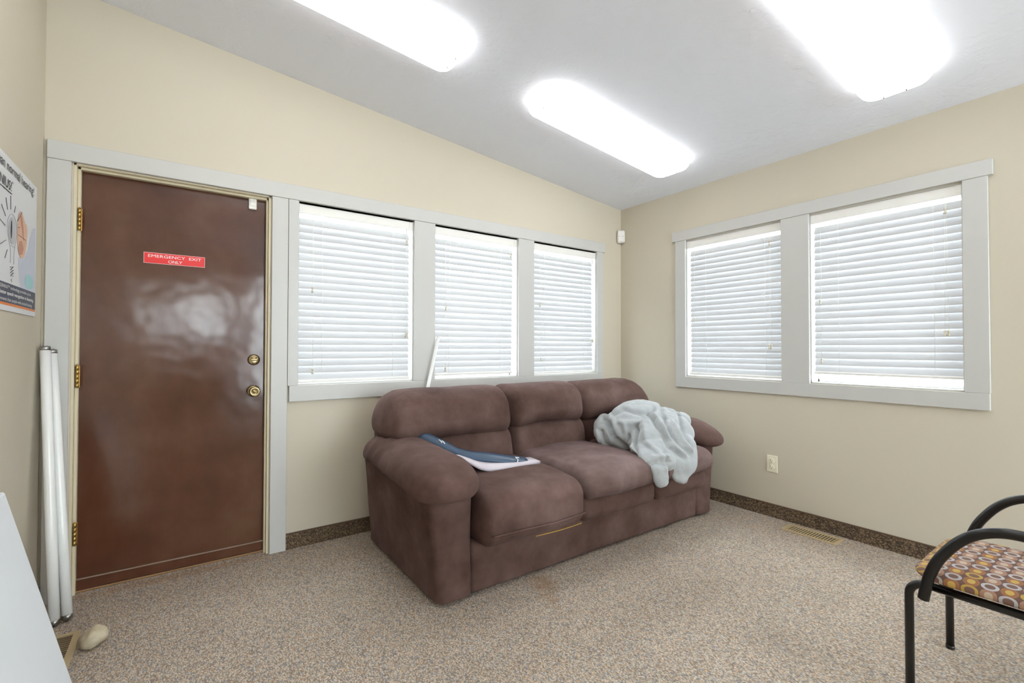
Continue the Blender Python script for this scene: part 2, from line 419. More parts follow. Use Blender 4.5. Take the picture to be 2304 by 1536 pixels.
# trim boards
TF = WB-0.019      # front of casing boards on the back wall
RF = WR-0.019
trims = [
 ((-0.515, 3.108, TF-0.004, WB, 2.026, 2.112), 'long white header board over the door and three windows'),
 ((-0.515, -0.433, TF, WB, 0.0, 2.026), 'white casing board on the hinge side of the brown door'),
 ((0.405, 0.489, TF, WB, 0.0, 2.026), 'white casing board between the brown door and first window'),
 ((0.491, 0.545, TF, WB, 0.942, 2.026), 'narrow white casing board at the left of the first window'),
 ((1.268, 1.423, TF, WB, 0.942, 2.026), 'white mullion board between the first and second back windows'),
 ((2.140, 2.295, TF, WB, 0.942, 2.026), 'white mullion board between the second and third back windows'),
 ((3.008, 3.082, TF, WB, 0.942, 2.026), 'white casing board nearest the room corner on the back wall'),
 ((0.500, 3.082, TF, WB, 0.850, 0.942), 'white apron board under the back windows behind the sofa'),
 ((RF-0.004, WR, 0.497, 2.376, 2.042, 2.124), 'white header board over the two right wall windows'),
 ((RF, WR, 2.255, 2.348, 0.935, 2.042), 'white casing board on the right wall nearest the corner'),
 ((RF, WR, 1.343, 1.517, 0.935, 2.042), 'wide white mullion board between the two right wall windows'),
 ((RF, WR, 0.516, 0.612, 0.935, 2.042), 'white casing board at the far right of the right wall windows'),
 ((RF, WR, 0.518, 2.348, 0.848, 0.935), 'white apron board under the two right wall windows'),
]
for i, (b, lab) in enumerate(trims): struct(box('trim_%d' % (i+1), b, M['trim'], bev=0.002), lab, 'trim')

# carpet base strips with a bound top edge
def baseboard(name, b, cap, lab):
    e = struct(empty(name), lab, 'baseboard')
    box('carpet_strip', b, M['carpet_base'], e, bev=0.001); box('binding', cap, M['binding'], e, bev=0.001)
BT = 0.084
baseboard('baseboard_back', (0.491, WR-0.012, WB-0.010, WB, 0, BT), (0.491, WR-0.012, WB-0.012, WB, BT, BT+0.007), 'brown carpet base strip along the back wall behind the sofa')
baseboard('baseboard_right', (WR-0.010, WR, WREAR, WB-0.012, 0, BT), (WR-0.012, WR, WREAR, WB-0.012, BT, BT+0.007), 'brown carpet base strip along the right wall')
baseboard('baseboard_left', (WL, WL+0.010, WREAR, WB-0.02, 0, BT), (WL, WL+0.012, WREAR, WB-0.02, BT, BT+0.007), 'brown carpet base strip along the left wall')

# windows: liner frame, sash, pane; local x = left to right, y = outwards, origin at sill left on the wall plane
def window(n, loc, rz, w, h, lab):
    e = struct(empty('window_%d' % n, loc, rz), lab, 'window')
    j = 0.006
    link('frame', boxes([(0, j, 0.0, 0.115, 0, h), (w-j, w, 0.0, 0.115, 0, h), (0, w, 0.0, 0.115, h-j, h), (0, w, 0.0, 0.115, 0, j)], 0.0), M['trim'], e)
    link('sash', boxes([(j, j+0.010, 0.092, 0.115, j, h-j), (w-j-0.010, w-j, 0.092, 0.115, j, h-j), (j, w-j, 0.092, 0.115, j, j+0.018), (j, w-j, 0.092, 0.115, h-j-0.006, h-j)], 0.002), M['trim'], e)
    for z0, z1 in ((j+0.018, h-j-0.006),):
        box('pane', (j+0.010, w-j-0.010, 0.099, 0.103, z0, z1), M['glass'], e, bev=0)
    return e
wlab = ['first back window, beside the brown door', 'second back window, the middle of three', 'third back window, nearest the room corner',
        'left window on the right wall, nearest the corner', 'right window on the right wall, the larger looking one']
for i, (a, b) in enumerate(BW): window(i+1, (a, WB, ZS), 0, b-a, ZH-ZS+0.006, wlab[i])
for i, (a, b) in enumerate(RWIN): window(i+4, (WR, a, ZS-0.004), -PI/2, a-b, ZH-ZS+0.02, wlab[3+i])
for i, (a, b, z0, z1) in enumerate(hq): window(i+6, (b, WREAR, z0), PI, b-a, z1-z0, ['narrow window in the rear wall behind the camera, near the left wall', 'small square window in the rear wall behind the camera', 'unseen tall window added to the rear wall for fill light', 'unseen tall window added to the rear wall for fill light, near the right wall'][i])

# blinds -----------------------------------------------------------------
def slat_mesh(w):
    # faux-wood slat, rounded edges, long axis x, width along y
    bm = bmesh.new(); add_box(bm, -w/2, w/2, -0.025, 0.025, -0.0014, 0.0014, 0.0009, 1); return bm_mesh(bm)
tas_prof = [(0.0030, 0.0), (0.0072, 0.001), (0.0072, 0.006), (0.0045, 0.012), (0.0045, 0.020), (0.0065, 0.026), (0.0065, 0.030), (0.0025, 0.033)]
tas_me = lathe_mesh(tas_prof, 10)
tas_me.materials.append(M['tassel'])
for p in tas_me.polygons: p.use_smooth = True
def blind(loc, rz, w, h, lab, nsl, lift, cords, lean=0.0, gap=(0.006, 0.014), bottom_tilt=0.0, tilt=67, topgap=0.020):
    e = thing('window_blind', lab, 'blind', loc, rz, 'white faux wood blinds in the windows')
    hr_h = 0.056; top = h-0.004
    hd = box('headrail', (0.006, w-0.006, 0.004, 0.060, top-hr_h, top), M['white_plastic'], e, bev=0.002)
    for s_ in (0.006, w-0.030): box('valance_clip', (s_, s_+0.024, 0.0015, 0.004, top-hr_h+0.001, top-0.001), M['white_plastic'], hd, bev=0.0005)
    sw = w-gap[0]-gap[1]; me = slat_mesh(sw); cx = gap[0]+sw/2
    zt = top-hr_h-topgap-0.022; zb = lift+0.040
    me.materials.append(M['slat'])
    for i in range(nsl):
        f = i/(nsl-1); z = zt+(zb-zt)*f
        o = bpy.data.objects.new('slat', me); COL.objects.link(o); o.parent = e
        o.location = (cx + lean*f*f, 0.036, z)
        o.rotation_euler = (math.radians(tilt+random.uniform(-1.2, 1.2)), math.radians(bottom_tilt*f*f+random.uniform(-0.08, 0.08)), 0)
    br = box('bottom_rail', (-sw/2, sw/2, -0.025, 0.025, -0.008, 0.008), M['white_plastic'], e, bev=0.003)
    br.location = (cx+lean, 0.036, lift+0.010); br.rotation_euler = (0, math.radians(bottom_tilt), 0)
    for fx in (0.19, 0.5, 0.83): lathe('rail_button', [(0.0045, 0), (0.0045, 0.003)], M['tassel'], br, 8, 'Z', ((fx-0.5)*sw, -0.012, -0.0105))
    for fx in (0.195, 0.835):
        for dy in (-0.0135, 0.0135):
            tube('ladder_cord', [(cx-sw/2+fx*sw, 0.036+dy, top-hr_h), (cx-sw/2+fx*sw+lean*0.3, 0.036+dy, (top+lift)/2), (cx-sw/2+fx*sw+lean, 0.036+dy, lift+0.012)], 0.0009, M['cord'], e, 5)
    for (cxx, ends) in cords:
        for j_, (dz, dx) in enumerate(ends):
            z = h*dz
            cd = tube('pull_cord', [(w*cxx+dx*0.3, 0.003, top-hr_h+0.004), (w*cxx+dx, -0.004, z+0.030)], 0.0008, M['cord'], e, 5)
            o = bpy.data.objects.new('tassel', tas_me); COL.objects.link(o); o.parent = cd
            o.location = (w*cxx+dx, -0.004, z)
    return e
blind((BW[0][0], WB, ZS), 0, BW[0][1]-BW[0][0], ZH-ZS, 'white blind on the window right beside the brown door', 23, 0.012,
      [(0.115, [(0.51, -0.002), (0.06, 0.002)]), (0.93, [(0.845, 0.0), (0.27, -0.004), (0.27, 0.007)])], 0.0, (0.006, 0.020), 0.0)
blind((BW[1][0], WB, ZS), 0, BW[1][1]-BW[1][0], ZH-ZS, 'white blind on the middle of the three back windows, bottom swung aside', 22, 0.024,
      [(0.125, [(0.45, 0.0), (0.05, -0.004)]), (0.91, [(0.86, 0.0)])], -0.012, (0.004, 0.026), 0.0)
blind((BW[2][0], WB, ZS), 0, BW[2][1]-BW[2][0], ZH-ZS, 'white blind on the third back window, nearest the motion sensor', 23, 0.010,
      [(0.10, [(0.52, 0.0), (0.105, 0.006)]), (0.93, [(0.90, 0.0), (0.25, -0.006), (0.25, 0.006)])], 0.010, (0.004, 0.022), 0.0)
blind((WR, RWIN[0][0], ZS-0.004), -PI/2, RWIN[0][0]-RWIN[0][1], ZH-ZS+0.018, 'white blind on the left window of the right wall, down to the sill', 24, 0.014,
      [(0.10, [(0.40, 0.0)]), (0.89, [(0.86, 0.0), (0.20, -0.006), (0.20, 0.010)])], 0.004, (0.016, 0.006), 0.0)
blind((WR, RWIN[1][0], ZS-0.004), -PI/2, RWIN[1][0]-RWIN[1][1], ZH-ZS+0.018, 'white blind on the right window of the right wall, hanging above the sill', 22, 0.058,
      [(0.085, [(0.46, -0.003), (0.12, 0.004)]), (0.905, [(0.865, 0.0), (0.265, -0.006), (0.265, 0.010)])], 0.0, (0.014, 0.006), 0.0)

# door -------------------------------------------------------------------
DY = WB+0.056      # door face
d = struct(empty('door_1', (DOOR[0], DY, 0)), 'glossy brown emergency exit door in a cream jamb', 'door')
dw = DOOR[1]-DOOR[0]
link('jamb', boxes([(0, 0.012, -0.056, 0.06, 0, DOOR[2]), (dw-0.012, dw, -0.056, 0.06, 0, DOOR[2]), (0, dw, -0.056, 0.06, DOOR[2]-0.012, DOOR[2]),
     (0.012, 0.024, -0.036, -0.006, 0, DOOR[2]-0.012), (dw-0.022, dw-0.012, -0.036, -0.006, 0, DOOR[2]-0.012), (0.012, dw-0.012, -0.036, -0.006, DOOR[2]-0.024, DOOR[2]-0.012)], 0.0015), M['jamb'], d)
sl = box('slab', (0.014, dw-0.014, 0.0, 0.044, 0.012, DOOR[2]-0.016), M['door'], d, bev=0.003)
box('sweep', (0.016, dw-0.016, -0.012, 0.0, 0.012, 0.060), M['door'], d, bev=0.002)
box('sweep_edge', (0.016, dw-0.016, -0.0135, -0.002, 0.060, 0.065), M['scuff'], d, bev=0.001)
box('threshold', (0.0, dw, -0.016, 0.06, 0.0, 0.009), M['wood_raw'], d, bev=0.004)
for z in (1.715, 0.972, 0.235):
    hg = link('hinge', boxes([(0.0135, 0.030, -0.0385, -0.036, z, z+0.105)], 0.0008), M['brass'], d)
    for q in range(5):
        o = lathe('knuckle', [(0.0062, 0.0), (0.0062, 0.0196)], M['brass'], hg, 12, 'Z', (0.021, -0.044, z+0.001+q*0.0208))
    lathe('pin', [(0.004, 0), (0.0048, 0.003), (0.002, 0.006)], M['brass'], hg, 10, 'Z', (0.021, -0.044, z+0.105))
kx = 0.327-DOOR[0]
db = lathe('deadbolt', [(0.031, 0.0), (0.031, -0.006), (0.027, -0.012), (0.024, -0.015), (0.0, -0.0155)], M['antique_brass'], d, 28, 'Y', (kx, 0, 1.094))
box('thumb_turn', (-0.018, 0.018, -0.028, -0.014, -0.005, 0.005), M['antique_brass'], db, bev=0.004, seg=2)
for sx in (-0.011, 0.011): lathe('screw', [(0.003, -0.0145), (0.003, -0.0168)], M['dark'], db, 8, 'Y', (sx, 0, 0.012))
kb = lathe('knob', [(0.033, 0.0), (0.033, -0.005), (0.026, -0.010), (0.013, -0.016), (0.012, -0.034), (0.022, -0.040), (0.028, -0.050), (0.028, -0.060), (0.024, -0.068), (0.017, -0.066), (0.012, -0.062), (0.0, -0.062)], M['antique_brass'], d, 28, 'Y', (kx, 0, 0.917))
lathe('lock_button', [(0.006, -0.060), (0.006, -0.068), (0.003, -0.070), (0.0, -0.070)], M['antique_brass'], kb, 14, 'Y', (0, 0, 0))
box('strike_plate', (dw-0.0135, dw-0.0115, -0.03, 0.0, 0.885, 0.95), M['brass'], d, bev=0.0004)

# ================================================================== THINGS ON WALLS
# door contact sensor
e = thing('door_sensor', 'small white alarm contact at the top corner of the brown door', 'sensor', (0.313, DY, 1.985))
box('housing', (-0.020, 0.020, -0.020, 0.0, -0.038, 0.036), M['white_plastic'], e, bev=0.005, seg=2)
box('cover_ridge', (-0.012, 0.012, -0.0225, -0.019, -0.020, 0.022), M['white_plastic'], e, bev=0.001)
# emergency exit sign
e = thing('exit_sign', 'red sticker with white lettering on the brown door', 'sign', (-0.04, DY-0.0005, 1.622))
box('plate', (-0.130, 0.130, -0.0015, 0.0, -0.028, 0.028), M['sign_red'], e, bev=0.0004)
bm = bmesh.new()
for b in ((-0.130, 0.130, 0.0262, 0.0275), (-0.130, 0.130, -0.0275, -0.0262), (-0.130, -0.1287, -0.0275, 0.0275), (0.1287, 0.130, -0.0275, 0.0275)):
    add_box(bm, b[0], b[1], -0.0019, -0.0012, b[2], b[3])
link('border', bm_mesh(bm), M['print_white'], e)
for s_, zz in (('EMERGENCY  EXIT', 0.004), ('ONLY', -0.020)):
    o = link('lettering', text_mesh(s_, 0.0245, 'CENTER', 1.0 if zz > 0 else 0.95), M['print_white'], e)
    o.rotation_euler = (PI/2, 0, 0); o.location = (0, -0.0019, zz)
    wd = max(v.co.x for v in o.data.vertices)-min(v.co.x for v in o.data.vertices)
    o.scale = ((0.226 if zz > 0 else 0.060)/wd, 0.86, 1)
# motion sensor in the corner
e = thing('motion_sensor', 'white motion sensor mounted in the room corner under the ceiling', 'sensor', (WR-0.034, WB-0.034, 2.195), -PI/4)
# local -y faces the room
V, Fc = rbox_arrays((0.068, 0.042, 0.118), (0.012, 0.018, 0.018), 4, 4)
V[:, 0] *= 1.0 + 0.06*(1-(V[:, 2]/0.059)**2)
link('housing', mesh_vf(V, Fc), M['white_plastic'], e, True)
cushion('lens', (-0.027, -0.0245, -0.046), (0.027, -0.014, -0.002), (0.012, 0.009, 0.008), M['white_plastic'], e, None, 0)
link('status_slot', boxes([(-0.026, -0.008, -0.0216, -0.0195, 0.0, 0.0022), (0.008, 0.026, -0.0216, -0.0195, 0.0, 0.0022)]), M['p_grey'], e)
link('bracket', boxes([(-0.02, 0.02, 0.016, 0.030, -0.045, 0.045)], 0.002), M['white_plastic'], e)
# outlet on the right wall (local -y faces the room after rotation)
e = thing('power_outlet', 'ivory duplex power outlet low on the right wall', 'outlet', (WR, 1.589, 0.365), -PI/2)
box('cover_plate', (-0.036, 0.036, -0.006, 0.0, -0.058, 0.058), M['ivory'], e, bev=0.003, seg=2)
for z in (0.021, -0.021):
    r = lathe('receptacle', [(0.0165, -0.0055), (0.0165, -0.0078), (0.0155, -0.0085), (0.0, -0.0086)], M['ivory'], e, 20, 'Y', (0, 0, z))
    for sx, hh_ in ((-0.0065, 0.009), (0.0065, 0.007)): box('slot', (sx-0.0014, sx+0.0014, -0.0092, -0.0080, 0.001, 0.001+hh_), M['dark'], r, bev=0)
    lathe('ground_hole', [(0.0026, -0.0080), (0.0026, -0.0092)], M['dark'], r, 10, 'Y', (0, 0, -0.007))
lathe('screw', [(0.003, -0.0055), (0.003, -0.0075)], M['ivory'], e, 10, 'Y', (0, 0, 0))
# poster on the left wall: local x runs towards the back wall, local y away from wall into the room is -y after rz
e = thing('wall_poster', 'white advertising poster with a light bulb drawing and an ear', 'poster', (WL+0.001, 2.455, 1.572), PI/2)
# with rz=+90deg local x -> +Y world, local -y -> +X world (into the room)
PW, PH = 0.360, 0.278
def pbend(x):  # gentle curl of the sheet away from the wall
    return -0.0025
def flat(name, pts, mat, lift, parent, sub=True):
    V_ = [(x, pbend(x)-lift, z) for x, z in pts]
    return link(name, mesh_vf(V_, [tuple(range(len(V_)))]), mat, parent)
def strip(name, x0_, x1_, z0_, z1_, mat, lift, parent, n=16):
    V_, F_ = [], []
    for i in range(n+1):
        x = x0_+(x1_-x0_)*i/n
        for y in (pbend(x)-lift, pbend(x)-lift+0.0004): V_ += [(x, y, z0_), (x, y, z1_)]
    for i in range(n):
        a = 4*i; b = a+4
        F_ += [(a, b, b+1, a+1), (a+3, b+3, b+2, a+2), (a+1, b+1, b+3, a+3), (a+2, b+2, b, a)]
    F_ += [(0, 1, 3, 2), (4*n+2, 4*n+3, 4*n+1, 4*n)]
    return link(name, mesh_vf(V_, F_), mat, parent)
sheet = strip('sheet', -PW, PW, -PH, PH, M['poster'], 0.0, e, 24)
strip('navy_band', -PW, PW*0.985, -0.249, -0.177, M['p_navy'], 0.0008, e)
strip('orange_stripe', -PW, PW*0.985, -0.258, -0.249, M['p_orange'], 0.0008, e)
def ell(cx, cz, a, b, n=28, rot=0.0):
    return [(cx+a*math.cos(q)*math.cos(rot)-b*math.sin(q)*math.sin(rot), cz+a*math.cos(q)*math.sin(rot)+b*math.sin(q)*math.cos(rot)) for q in [2*PI*i/n for i in range(n)]]
flat('shirt_print', [(0.132, -0.177), (0.100, -0.080), (0.098, -0.066), (0.13, -0.06), (0.17, -0.06), (0.225, -0.02), (0.25, 0.02), (0.30, 0.09), (0.34, 0.10), (0.348, -0.177)], M['p_shirt'], 0.0006, e)
flat('ear_print', [(0.079, 0.06), (0.095, 0.10), (0.115, 0.118), (0.134, 0.121), (0.165, 0.10), (0.185, 0.085), (0.205, 0.085), (0.219, 0.06), (0.212, 0.01), (0.195, -0.03), (0.165, -0.056), (0.129, -0.061), (0.098, -0.045), (0.085, -0.01), (0.076, 0.02)], M['p_skin'], 0.0010, e)
flat('ear_shade_print', [(0.092, -0.03), (0.115, -0.052), (0.15, -0.045), (0.165, -0.018), (0.14, 0.008), (0.105, 0.0)], M['p_skin2'], 0.0014, e)
flat('ear_fold_print', [(0.110, 0.095), (0.130, 0.108), (0.160, 0.065), (0.172, 0.015), (0.160, 0.012), (0.142, 0.055)], M['p_skin2'], 0.0014, e)
flat('teal_badge', ell(0.255, -0.141, 0.062, 0.030), M['p_teal'], 0.0012, e)
flat('device_print', ell(0.018, 0.022, 0.046, 0.050), M['p_silver'], 0.0010, e)
flat('device_slot_print', ell(0.004, 0.024, 0.009, 0.034), M['p_ink'], 0.0014, e)
def pline(name, pts, w, mat=M['p_ink']):
    V_ = [(x, pbend(x)-0.0012, z) for x, z in pts]
    return link(name, tube_mesh(V_, w, 6), mat, e, True)
bulb = [(-0.004, -0.100), (-0.002, -0.060), (-0.022, -0.022), (-0.044, 0.015), (-0.038, 0.052), (-0.012, 0.076), (0.016, 0.083), (0.048, 0.072), (0.070, 0.045), (0.072, 0.012), (0.055, -0.022), (0.040, -0.060), (0.040, -0.100)]
pline('bulb_outline', [(p.x, p.z) for p in crom([(x, 0, z) for x, z in bulb], 4)], 0.0007, M['p_grey'])
pline('bulb_collar', [(-0.002, -0.036), (0.045, -0.034)], 0.0007, M['p_grey'])
pline('bulb_spring', [(-0.004, -0.116), (0.036, -0.109), (0.0, -0.126), (0.038, -0.121), (0.0, -0.136), (0.038, -0.132), (0.004, -0.147), (0.036, -0.144)], 0.0011)
pline('bulb_tip', [(0.024, -0.156), (0.008, -0.161), (0.022, -0.167)], 0.0006)
for a, b in (((-0.006, 0.096), (-0.010, 0.146)), ((-0.045, 0.086), (-0.066, 0.124)), ((0.036, 0.094), (0.050, 0.122)), ((0.078, 0.072), (0.135, 0.118)), ((-0.066, 0.058), (-0.115, 0.088)),
             ((-0.066, 0.024), (-0.128, 0.034)), ((-0.056, -0.026), (-0.120, -0.052)), ((-0.040, -0.058), (-0.066, -0.092)), ((0.085, 0.048), (0.112, 0.055)), ((0.090, 0.022), (0.195, 0.020))):
    pline('ray_line', [a, b], 0.0008)
def ptext(s_, x, z, size, mat, width=None, rotz=0.0, bold=0.0):
    me = text_mesh(s_, size, 'LEFT', 1.0, 0.0, bold)
    xs = [v.co.x for v in me.vertices]; k_ = (width/(max(xs)-min(xs))) if width else 1.0
    for v_ in me.vertices:
        lx = x+(v_.co.x-min(xs))*k_; lz = z+v_.co.y
        v_.co = Vector((lx, pbend(lx)-0.0016+v_.co.z*0.2, lz))
    return link('lettering', me, mat, e)
ptext('than normal hearing!', -0.180, 0.228, 0.050, M['p_ink'], 0.485)
ptext('GENIUS!', -0.205, 0.163, 0.050, M['p_ink'], 0.203)
ptext('\u2122', 0.002, 0.190, 0.016, M['p_ink'], 0.014)
strip('underline', -0.21, 0.004, 0.153, 0.156, M['p_ink'], 0.0012, e)
ptext('New GENIUS\u2122 technology provides up to', -0.175, -0.197, 0.017, M['print_white'], 0.455)
ptext('25% better speech recognition in listening', -0.175, -0.219, 0.018, M['print_white'], 0.495, 0, 0.0004)
ptext('environments than people with normal hearing', -0.175, -0.242, 0.017, M['print_white'], 0.475)

# ================================================================== CEILING LIGHTS
def rrect(hx, hy, r, n=7):
    pts = []
    for cx, cy, a0 in ((hx-r, hy-r, 0), (-hx+r, hy-r, 90), (-hx+r, -hy+r, 180), (hx-r, -hy+r, 270)):
        for i in range(n+1):
            a = math.radians(a0+90*i/n); pts.append((cx+r*math.cos(a), cy+r*math.sin(a)))
    return pts
def ceiling_light(x, y, lab):
    e = thing('ceiling_light', lab, 'ceiling light', (x, y, ceil_z(x)), 0, 'wraparound fluorescent ceiling lights')
    e.rotation_euler = (0, CSLOPE, 0)
    HX, HY = 0.645, 0.146
    prof = [(0.0, 0.012), (0.0, 0.030), (-0.004, 0.050), (-0.016, 0.066), (-0.036, 0.076), (-0.07, 0.080)]
    V_, F_ = [], []; n = None
    for ins, dp in prof:
        ring = rrect(HX+ins, HY+ins, max(0.075+ins*0.9, 0.012)); n = len(ring)
        V_ += [(px, py, -dp) for px, py in ring]
    for i in range(len(prof)-1):
        for k in range(n):
            k2 = (k+1) % n; F_.append((i*n+k, i*n+k2, (i+1)*n+k2, (i+1)*n+k))
    F_.append(tuple(range(n))); F_.append(tuple((len(prof)-1)*n+k for k in range(n-1, -1, -1)))
    bm = bmesh.new(); bm.from_mesh(mesh_vf(V_, F_)); me = bm_mesh(bm)
    link('diffuser', me, M['diffuser'], e, True)
    box('pan', (-0.61, 0.61, -0.10, 0.10, -0.0115, 0.004), M['pan'], e, bev=0.002)
    for sx, sy in ((0.60, -0.04), (0.60, 0.05), (-0.60, 0.0)):
        o = lathe('lens_clip', [(0.003, -0.079), (0.003, -0.082)], M['dark'], e, 8, 'Z', (sx, sy, 0))
    return e
ceiling_light(0.505, 2.075, 'lit wraparound ceiling light over the brown door, running off the picture top')
ceiling_light(2.285, 2.060, 'lit wraparound ceiling light in full view above the sofa')
ceiling_light(2.275, 0.760, 'lit wraparound ceiling light at the upper right, nearest the chair')
ceiling_light(0.505, 0.760, 'lit wraparound ceiling light added unseen overhead for fill, level with the one nearest the chair')  # unseen fourth fixture, added to complete the grid and give fill light

# ================================================================== SOFA
SF = thing('sofa', 'dark brown microfibre three-seat sofa under the back windows', 'sofa', (1.99, 2.33, 0))
SO = np.array((1.99, 2.33, 0.0))
def sst(x, a, b):
    t_ = np.clip((x-a)/(b-a), 0, 1); return t_*t_*(3-2*t_)
def sc(name, lo, hi, r, warp=None, wob=0.005, ws=4.0, k=5, m=12, seed=0, mat=None, parent=None):
    return cushion(name, np.array(lo)-SO, np.array(hi)-SO, r, mat or M['sofa'], parent or SF, (lambda W, N: warp(W+SO, N)-SO) if warp else None, wob, ws, k, m, seed)
# base
sc('front_panel', (1.105, 1.885, 0.012), (2.895, 1.975, 0.262), (0.02, 0.02, 0.02), None, 0.003)
sc('back_frame', (0.945, 2.64, 0.012), (3.04, 2.815, 0.80), (0.04, 0.05, 0.05), None, 0.004)
sc('seat_deck', (1.10, 1.95, 0.05), (2.90, 2.66, 0.27), (0.01, 0.01, 0.01), None, 0)
def arm_panel(lo, hi, sgn):
    def w(W, N):
        z = W[:, 2]/0.5
        W[:, 0] -= sgn*0.045*np.clip(z-0.1, 0, 1)*sst(-N[:, 0]*sgn, -0.3, 0.6)      # outer face leans out towards the pad
        return W
    return sc('arm', lo, hi, (0.045, 0.05, 0.02), w, 0.005, 5)
arm_panel((0.925, 1.868, 0.008), (1.112, 2.80, 0.56), 1)
arm_panel((2.885, 1.868, 0.008), (3.058, 2.80, 0.56), -1)
def arm_pad(cx, half, sgn):
    def w(W, N):
        y = (W[:, 1]-1.76)/0.98                 # 0 front .. 1 back
        lx = (W[:, 0]-cx)*sgn                   # + towards the seat
        W[:, 2] += 0.02*np.sin(np.clip(y, 0, 1)*PI) + 0.028*np.clip(y, 0, 1) - 0.035*np.clip(0.22-y, 0, 1)/0.22
        W[:, 2] -= 0.9*np.clip(-lx-0.02, 0, 1)**2*1.6       # droops outside
        W[:, 2] -= 0.5*np.clip(lx-0.05, 0, 1)**2*1.6
        W[:, 0] += -sgn*0.0*y
        sc_ = 1.0-0.22*np.clip(y-0.35, 0, 1)
        W[:, 0] = cx+(W[:, 0]-cx)*sc_
        wr = np.sin(W[:, 1]*52+3*np.sin(W[:, 0]*17)) * np.clip((y-0.25)*1.6, 0, 1)*np.clip(1-(y-0.55)**2*3, 0, 1)
        W[:, 2] += 0.0065*wr*sst(N[:, 2], -0.2, 0.4); W[:, 0] += 0.004*wr*np.sign(N[:, 0])*(np.abs(N[:, 0]) > 0.7)
        return W
    return sc('arm_pad', (cx-half, 1.76, 0.485), (cx+half, 2.74, 0.640), (0.14, 0.19, 0.075), w, 0.006, 5, 6, 26, int(cx*3))
arm_pad(0.975, 0.170, 1); arm_pad(2.985, 0.150, -1)
# seat cushions
def seat_warp(x0_, x1_, crown, drop):
    def w(W, N):
        u = (W[:, 0]-x0_)/(x1_-x0_); yv = np.clip((W[:, 1]-1.74)/0.72, 0, 1)
        c_ = np.clip(np.sin(np.clip(u, 0, 1)*PI), 0, 1)**0.6
        top = sst(N[:, 2], -0.5, 0.6)
        W[:, 2] += top*(crown*c_*np.sin(np.clip(0.25+yv*0.6, 0, 1)*PI) - drop*(1-yv)**3)
        W[:, 1] -= 0.018*c_*sst(-N[:, 1], 0.0, 0.9)
        return W
    return w
sl_ = sc('seat_cushion', (1.112, 1.765, 0.245), (1.735, 2.46, 0.492), (0.045, 0.09, 0.07), seat_warp(1.112, 1.735, 0.030, 0.03), 0.006, 4, 6, 16, 1)
tube('seam_piping', [Vector((x, 1.7515-0.012*math.sin((x-1.112)/0.62*PI), 0.312-0.004*math.sin(x*9)))-Vector(SO) for x in np.linspace(1.14, 1.71, 14)], 0.0050, M['sofa'], sl_, 6)
tube('zip', [Vector((x, 1.772, 0.253+0.004*math.sin(x*11)))-Vector(SO) for x in np.linspace(1.40, 1.70, 8)], 0.0022, M['zip'], sl_, 6)
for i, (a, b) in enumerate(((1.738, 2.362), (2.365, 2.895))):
    sc('seat_cushion', (a, 1.745, 0.352), (b, 2.46, 0.500), (0.05, 0.08, 0.066), seat_warp(a, b, 0.042, 0.02), 0.006, 4, 6, 16, 2+i, M['sofa_seat_lit'])
    sc('front_pad', (a+0.004, 1.800, 0.222), (b-0.004, 2.05, 0.372), (0.04, 0.055, 0.055), None, 0.005, 5, 5, 12, 5+i)
# back cushions: lumbar below, headrest roll above
def back_warp(x0_, x1_, arch, puff):
    def w(W, N):
        u = np.clip((W[:, 0]-x0_)/(x1_-x0_), 0, 1); s_ = np.sin(u*PI)
        W[:, 1] -= puff*np.sqrt(np.clip(s_, 0, 1))*sst(-N[:, 1], -0.6, 0.8)
        W[:, 2] += arch*s_*sst(-N[:, 2], -0.4, 0.9)
        W[:, 1] += 0.16*(W[:, 2]-0.62)              # lean back
        return W
    return w
for i, (a, b) in enumerate(((1.08, 1.728), (1.725, 2.368), (2.366, 2.93))):
    sc('lumbar_cushion', (a, 2.405, 0.40), (b, 2.70, 0.685), (0.06, 0.11, 0.10), back_warp(a, b, 0.0, 0.025), 0.006, 4, 6, 14, 8+i)
def head_warp(x0_, x1_, arch, left, right):
    bw = back_warp(x0_, x1_, arch, 0.03)
    def w(W, N):
        W = bw(W, N)
        if left: W[:, 2] -= 0.10*np.clip((x0_+0.14-W[:, 0])/0.14, 0, 1)**2*sst(N[:, 2], -0.8, 0.5)
        if right: W[:, 2] -= 0.16*np.clip((W[:, 0]-(x1_-0.20))/0.20, 0, 1)**2*sst(N[:, 2], -0.8, 0.5)
        return W
    return w
for i, (a, b, ar, lf, rt) in enumerate(((0.895, 1.722, 0.012, 1, 0), (1.716, 2.352, 0.045, 0, 0), (2.346, 3.10, 0.03, 0, 1))):
    sc('headrest_cushion', (a, 2.375, 0.615), (b, 2.735, 0.918), (0.075, 0.15, 0.12), head_warp(a, b, ar, lf, rt), 0.007, 4, 6, 16, 12+i)

# ================================================================== BLANKET
def blob_union(parts, voxel, smooth, iters):
    V_, F_ = [], []
    for me in parts:
        off = len(V_); V_ += [tuple(v.co) for v in me.vertices]; F_ += [tuple(off+i for i in p.vertices) for p in me.polygons]
    me = mesh_vf(V_, F_); o = bpy.data.objects.new('tmp', me); COL.objects.link(o)
    m_ = o.modifiers.new('r', 'REMESH'); m_.mode = 'VOXEL'; m_.voxel_size = voxel
    s_ = o.modifiers.new('s', 'SMOOTH'); s_.factor = smooth; s_.iterations = iters
    dg = bpy.context.evaluated_depsgraph_get(); res = bpy.data.meshes.new_from_object(o.evaluated_get(dg))
    bpy.data.objects.remove(o); return res
def ellipsoid(c_, r_, rot=None):
    bm = bmesh.new(); bmesh.ops.create_uvsphere(bm, u_segments=40, v_segments=24, radius=1.0)
    for v_ in bm.verts:
        p = Vector((v_.co.x*r_[0], v_.co.y*r_[1], v_.co.z*r_[2]))
        if rot: p = rot @ p
        v_.co = p+Vector(c_)
    return bm_mesh(bm)
